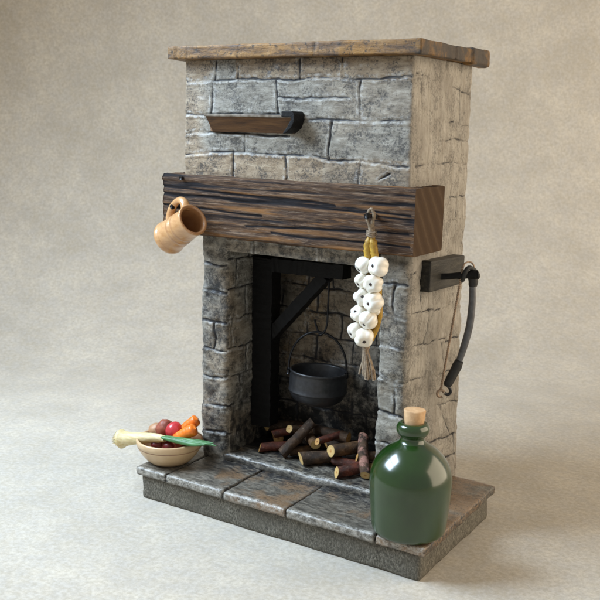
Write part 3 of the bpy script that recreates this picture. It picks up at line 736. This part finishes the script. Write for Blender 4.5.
def leek():
    root = empty('spring_onion', (2.0, -1.35, 1.85), 'spring onion with pale frayed root end and green leaves laid across the bowl', 'spring onion')
    t = NT('pale_stalk'); f = t.noise(1, 5, .6, t.co((1, 12, 12))); t.set('Base Color', t.ramp(f, [(.3, (.56, .42, .17)), (.7, (.78, .69, .43))])); t.set('Roughness', .5); t.bump(f, .6, .03)
    t.set('Subsurface Weight', .1); t.set('Subsurface Scale', .2)
    b = MB(); P = spline([(.62, -1.62, 1.60), (.82, -1.6, 1.64), (1.25, -1.55, 1.73), (1.8, -1.47, 1.84), (2.3, -1.40, 1.89)], 26)
    R = [.21, .265, .26, .27, .265, .25, .235, .22, .205, .195, .185, .18, .175, .17, .165, .16, .155, .15, .145, .14, .135, .13, .125, .12, .11, .1, .09]
    b.tube(P, [r*1.12 for r in R], 20, jit=.035)
    rr = random.Random(2)
    for k in range(90):      # frayed fibres of the root end
        a = rr.uniform(0, 6.28); q = rr.uniform(.3, 1)*.2
        b.tube([(.78, -1.6+q*math.cos(a), 1.63+q*math.sin(a)), (.50+rr.uniform(-.06, .06), -1.63+q*1.15*math.cos(a), 1.59+q*1.15*math.sin(a))], [.04, .01], 5)
    b.build('pale_stalk', t.m, root)
    g = NT('green_leaf'); f = g.noise(1, 5, .6, g.co((1.2, 14, 14))); g.set('Base Color', g.ramp(f, [(.3, (.025, .10, .035)), (.7, (.11, .28, .10))])); g.set('Roughness', .45); g.bump(f, .5, .03)
    for k in range(5):
        o = (k-2); b = MB()
        P = spline([(2.18, -1.42+.02*o, 1.93), (2.7, -1.36+.035*o, 1.93+.015*(k % 2)), (3.35, -1.28+.05*o, 1.95+.03*(k % 3)-.02), (4.1-.16*abs(o), -1.16+.07*o, 1.98+.03*(k % 2))], 16)
        b.tube(P, [.05, .06, .065, .07, .075, .078, .08, .08, .08, .078, .075, .07, .065, .055, .045, .03, .012], 8, jit=.06)
        b.build('green_leaf', g.m, root)
leek()

# ------------------------------------------------------------------ logs
def bark(name, stops, patch=None):
    t = NT(name); f = t.noise(7, 8, .8, t.co()); c = t.ramp(f, stops); c = t.mix(t.ramp(t.noise(2.2, 3), [(.4, .7), (.6, 0.)]), c, (.02, .015, .012))
    if patch: c = t.mix(t.ramp(t.noise(3, 6, .7), [(.48, 0.), (.58, .9)]), c, patch)
    c = t.mix(t.ramp(t.noise(14, 5, .7), [(.6, 0.), (.68, .5)]), c, (.30, .26, .2))
    t.set('Base Color', c); t.set('Roughness', .5); t.set('Specular IOR Level', .3); t.bump(f, .9, .05); return t.m
B_dark = bark('dark_bark', [(.3, (.03, .018, .01)), (.55, (.11, .062, .034)), (.75, (.24, .16, .09))])
B_red = bark('red_bark', [(.3, (.06, .015, .009)), (.55, (.20, .05, .025)), (.75, (.32, .12, .06))])
B_brown = bark('brown_bark', [(.3, (.06, .03, .013)), (.55, (.20, .105, .045)), (.75, (.34, .21, .11))])
B_pink = bark('peeling_bark', [(.3, (.06, .03, .018)), (.6, (.17, .095, .05)), (.8, (.30, .2, .12))], (.50, .25, .19))
def cut_mat(name, outer, inner):
    t = NT(name); r = t.attr('rad'); c = t.ramp(t.math('ADD', r, t.math('MULTIPLY', t.math('SUBTRACT', t.noise(6), .5), .25)), [(.12, inner), (.4, outer), (.86, tuple(x*.8 for x in outer))])
    t.set('Base Color', c); t.set('Roughness', .6); t.bump(t.noise(18), .4, .02); return t.m
C_pale = cut_mat('pale_cut_wood', (.66, .44, .17), (.46, .22, .06)); C_or = cut_mat('orange_cut_wood', (.50, .27, .08), (.24, .09, .02))
LOGS = [
 ((3.95, 1.75, 1.78), (4.75, 2.6, 1.70), .20, B_dark, C_pale, 'dark log with pale cut end, furthest back on the left'),
 ((4.52, 1.62, 1.50), (3.95, 2.5, 1.48), .20, B_brown, C_or, 'short log with its round orange cut end facing out, left of the leaning log'),
 ((4.37, .78, 1.40), (5.1, 1.5, 1.40), .16, B_red, C_or, 'thin reddish log lying flat at the left front'),
 ((5.26, .68, 1.40), (5.72, 1.75, 2.26), .19, B_dark, C_pale, 'long dark brown log leaning up steeply across the left of the pile'),
 ((6.13, 1.28, 1.72), (5.42, 1.95, 1.7), .18, B_brown, C_pale, 'short brown stub with a very pale round end at the centre of the pile'),
 ((6.08, .5, 1.50), (6.95, 1.4, 1.50), .24, B_dark, C_pale, 'thickest dark log lying across the centre front'),
 ((7.04, 1.75, 2.0), (5.65, 2.05, 1.92), .2, B_dark, C_or, 'upper dark log with large orange ringed end pointing right'),
 ((6.85, .98, 1.76), (7.42, 1.8, 1.78), .22, B_brown, C_pale, 'brown log below the upper dark log, cut end facing left'),
 ((7.45, .32, 1.42), (8.0, 1.05, 1.50), .19, B_red, C_pale, 'reddish front log with bright pale oval end beside the peeling log'),
 ((8.25, .62, 1.42), (7.62, 1.62, 2.22), .18, B_pink, C_pale, 'log with peeling pinkish bark standing at the right end'),
 ((6.9, 1.12, 1.42), (8.1, 1.25, 1.42), .16, B_red, C_or, 'thin reddish log in the gap beneath the brown log'),
 ((5.0, 2.2, 1.42), (6.7, 2.3, 1.42), .2, B_dark, C_or, 'dark log at the back underneath the leaning log'),
 ((6.9, 1.9, 1.43), (8.4, 2.1, 1.43), .2, B_dark, C_or, 'dark log at the back right behind the peeling log'),

 ((5.0, 1.5, 1.95), (5.55, 2.3, 1.72), .15, B_brown, C_pale, 'short thin brown log high in the pile just behind the leaning log'),
 ((6.35, 1.0, 1.95), (6.75, 1.8, 2.05), .13, B_red, C_or, 'thin red stick resting on top of the thickest log at the centre'),
 ((7.75, 1.0, 1.75), (8.45, 1.9, 1.70), .15, B_brown, C_or, 'thin brown log behind the peeling log against the right wall'),
 ((5.35, 1.0, 1.40), (5.9, 1.9, 1.42), .16, B_brown, C_or, 'thin brown log low between the leaning log and the thickest log'),
 ((4.5, 1.3, 1.72), (5.15, 2.2, 1.80), .14, B_red, C_or, 'thin reddish stick resting on the back left logs'),
 ((6.3, 1.6, 1.70), (7.2, 2.3, 1.66), .15, B_dark, C_or, 'thin dark log wedged beneath the upper dark log'),
]
for k, (a, c, r, bm_, cm, lab) in enumerate(LOGS):
    r *= .87
    a = Vector(a); c = Vector(c); root = empty('log', tuple((a+c)/2-Vector((0, 0, r))), lab, 'log', 'logs piled in the firebox')
    rr = random.Random(k+30); n = 14; t = (c-a).normalized(); u = t.cross(Vector((0, 0, 1))).normalized(); w = t.cross(u)
    bend = rr.uniform(-.05, .05); seg = 20; V = []; ends = [[], []]
    for i in range(n+1):
        s = i/n; p = a.lerp(c, s)+u*bend*math.sin(s*math.pi)
        for j in range(seg):
            an = 2*math.pi*j/seg; q = r*(1+.09*float(fbm(math.cos(an)*1.2+k*9, math.sin(an)*1.2, s*2.5*(c-a).length, k, 3)))
            if i in (0, n): q *= .97
            v = p+(u*math.cos(an)+w*math.sin(an))*q+t*(.05*math.cos(an+k) if i in (0, n) else 0); V.append(v)
            if i == 0: ends[0].append(v)
            if i == n: ends[1].append(v)
    mesh('bark', V, gridfaces(n+1, seg, False, True), bm_, root)
    for e, sgn in ((0, -1), (1, 1)):
        R = ends[e]; ctr = sum(R, Vector())/seg; VV = []; rad = []
        for f in (.999, .7, .4, .15):
            VV += [ctr+(p-ctr)*f+t*sgn*.004 for p in R]; rad += [f]*seg
        VV.append(ctr+t*sgn*.004); rad.append(0.)
        FF = gridfaces(4, seg, False, True)+[(3*seg+j, 3*seg+(j+1) % seg, 4*seg) for j in range(seg)]
        mesh('cut_end', VV, FF, cm, root, dict(rad=np.array(rad)), smooth=False)

# ------------------------------------------------------------------ paper backdrop (one sheet: table surface sweeping up behind)
CAM = Vector((19.95, -21.91, 11.53)); YAW = .5593
def backdrop():
    fwd = np.array([-math.sin(YAW), math.cos(YAW)]); rt = np.array([math.cos(YAW), math.sin(YAW)]); c0 = np.array([19.95, -21.91])
    prof = []; D0, R = 40., 15.
    for d in np.linspace(-12, D0, 30): prof.append((d, 0.))
    for a in np.linspace(0, math.radians(84), 30)[1:]: prof.append((D0+R*math.sin(a), R*(1-math.cos(a))))
    d, z = prof[-1]
    for k in range(1, 14): prof.append((d+k*3*math.cos(math.radians(84)), z+k*3*math.sin(math.radians(84))))
    xs_ = np.linspace(-48, 48, 40); V = []
    for (d, z) in prof:
        for x in xs_:
            p = c0+fwd*d+rt*x; V.append((p[0], p[1], z+.0))
    t = NT('mottled_paper')
    a = t.noise(.38, 5, .55, t.co((1, 1, 1)), .2); b_ = t.noise(1.9, 6, .7); fz = t.noise(7, 6, .78)
    c = t.ramp(a, [(.32, (.45, .405, .33)), (.5, (.52, .47, .39)), (.68, (.585, .53, .435))])
    c = t.mix(t.ramp(b_, [(.40, .5), (.60, 0.)]), c, (.44, .42, .39))
    c = t.mix(t.ramp(fz, [(.38, .6), (.55, 0.)]), c, (.37, .325, .25))
    c = t.mix(t.ramp(fz, [(.52, 0.), (.72, .4)]), c, (.68, .63, .54))
    t.set('Base Color', c); t.set('Roughness', .85); t.set('Specular IOR Level', .2); t.bump(fz, .25, .03)
    o = mesh('ground', V, [f[::-1] for f in gridfaces(len(prof), 40)], t.m); tag(o, 'mottled beige paper backdrop sweeping up from the table', 'backdrop', kind='structure')
backdrop()

# ------------------------------------------------------------------ lamps
def area(name, loc, target, size, size_y, power, col, spread=180):
    l = bpy.data.lights.new(name, 'AREA'); l.shape = 'RECTANGLE'; l.size = size; l.size_y = size_y; l.energy = power; l.color = col; l.spread = math.radians(spread)
    o = bpy.data.objects.new(name, l); COL.objects.link(o); o.location = loc
    o.rotation_euler = (Vector(target)-Vector(loc)).to_track_quat('-Z', 'Y').to_euler(); return o
for i in (0, 1):          # the four panes of one window
    for j in (0, 1):
        k = Vector((-11.5, -12.5, 25)); d = (Vector((6, 0, 4))-k).normalized(); hx = d.cross(Vector((0, 0, 1))).normalized(); hz = hx.cross(d)
        p = k+hx*(i-.5)*8.6+hz*(j-.5)*8.6
        area('window_pane_light', p, p+d*10, 7.6, 7.6, 2750, (.66, .82, 1.), 140)
area('room_light', (60, 26, 20), (9, 8, 8), 70, 60, 36000, (1., .82, .60))
W = bpy.data.worlds.new('World'); sc.world = W; W.use_nodes = True
W.node_tree.nodes['Background'].inputs[0].default_value = (1., .965, .91, 1); W.node_tree.nodes['Background'].inputs[1].default_value = .37

# ------------------------------------------------------------------ camera
cd = bpy.data.cameras.new('camera'); co = bpy.data.objects.new('camera', cd); COL.objects.link(co)
yaw, pit, rol = .55929, -.19110, .02248
fw = Vector((-math.sin(yaw)*math.cos(pit), math.cos(yaw)*math.cos(pit), math.sin(pit))); rt = Vector((math.cos(yaw), math.sin(yaw), 0)); up = rt.cross(fw)
r2 = rt*math.cos(rol)+up*math.sin(rol); u2 = up*math.cos(rol)-rt*math.sin(rol)
m = Matrix(((r2.x, u2.x, -fw.x, 0), (r2.y, u2.y, -fw.y, 0), (r2.z, u2.z, -fw.z, 0), (0, 0, 0, 1)))
co.matrix_world = Matrix.Translation((19.9465, -21.9060, 11.5329)) @ m
cd.sensor_width = 36; cd.lens = 36*907.912/600; cd.clip_start = .5; cd.clip_end = 500
cd.dof.use_dof = True; cd.dof.focus_distance = 26.5; cd.dof.aperture_fstop = .55
sc.camera = co
sc.view_settings.view_transform = 'Standard'; sc.view_settings.look = 'None'; sc.view_settings.exposure = .2; sc.view_settings.gamma = 1
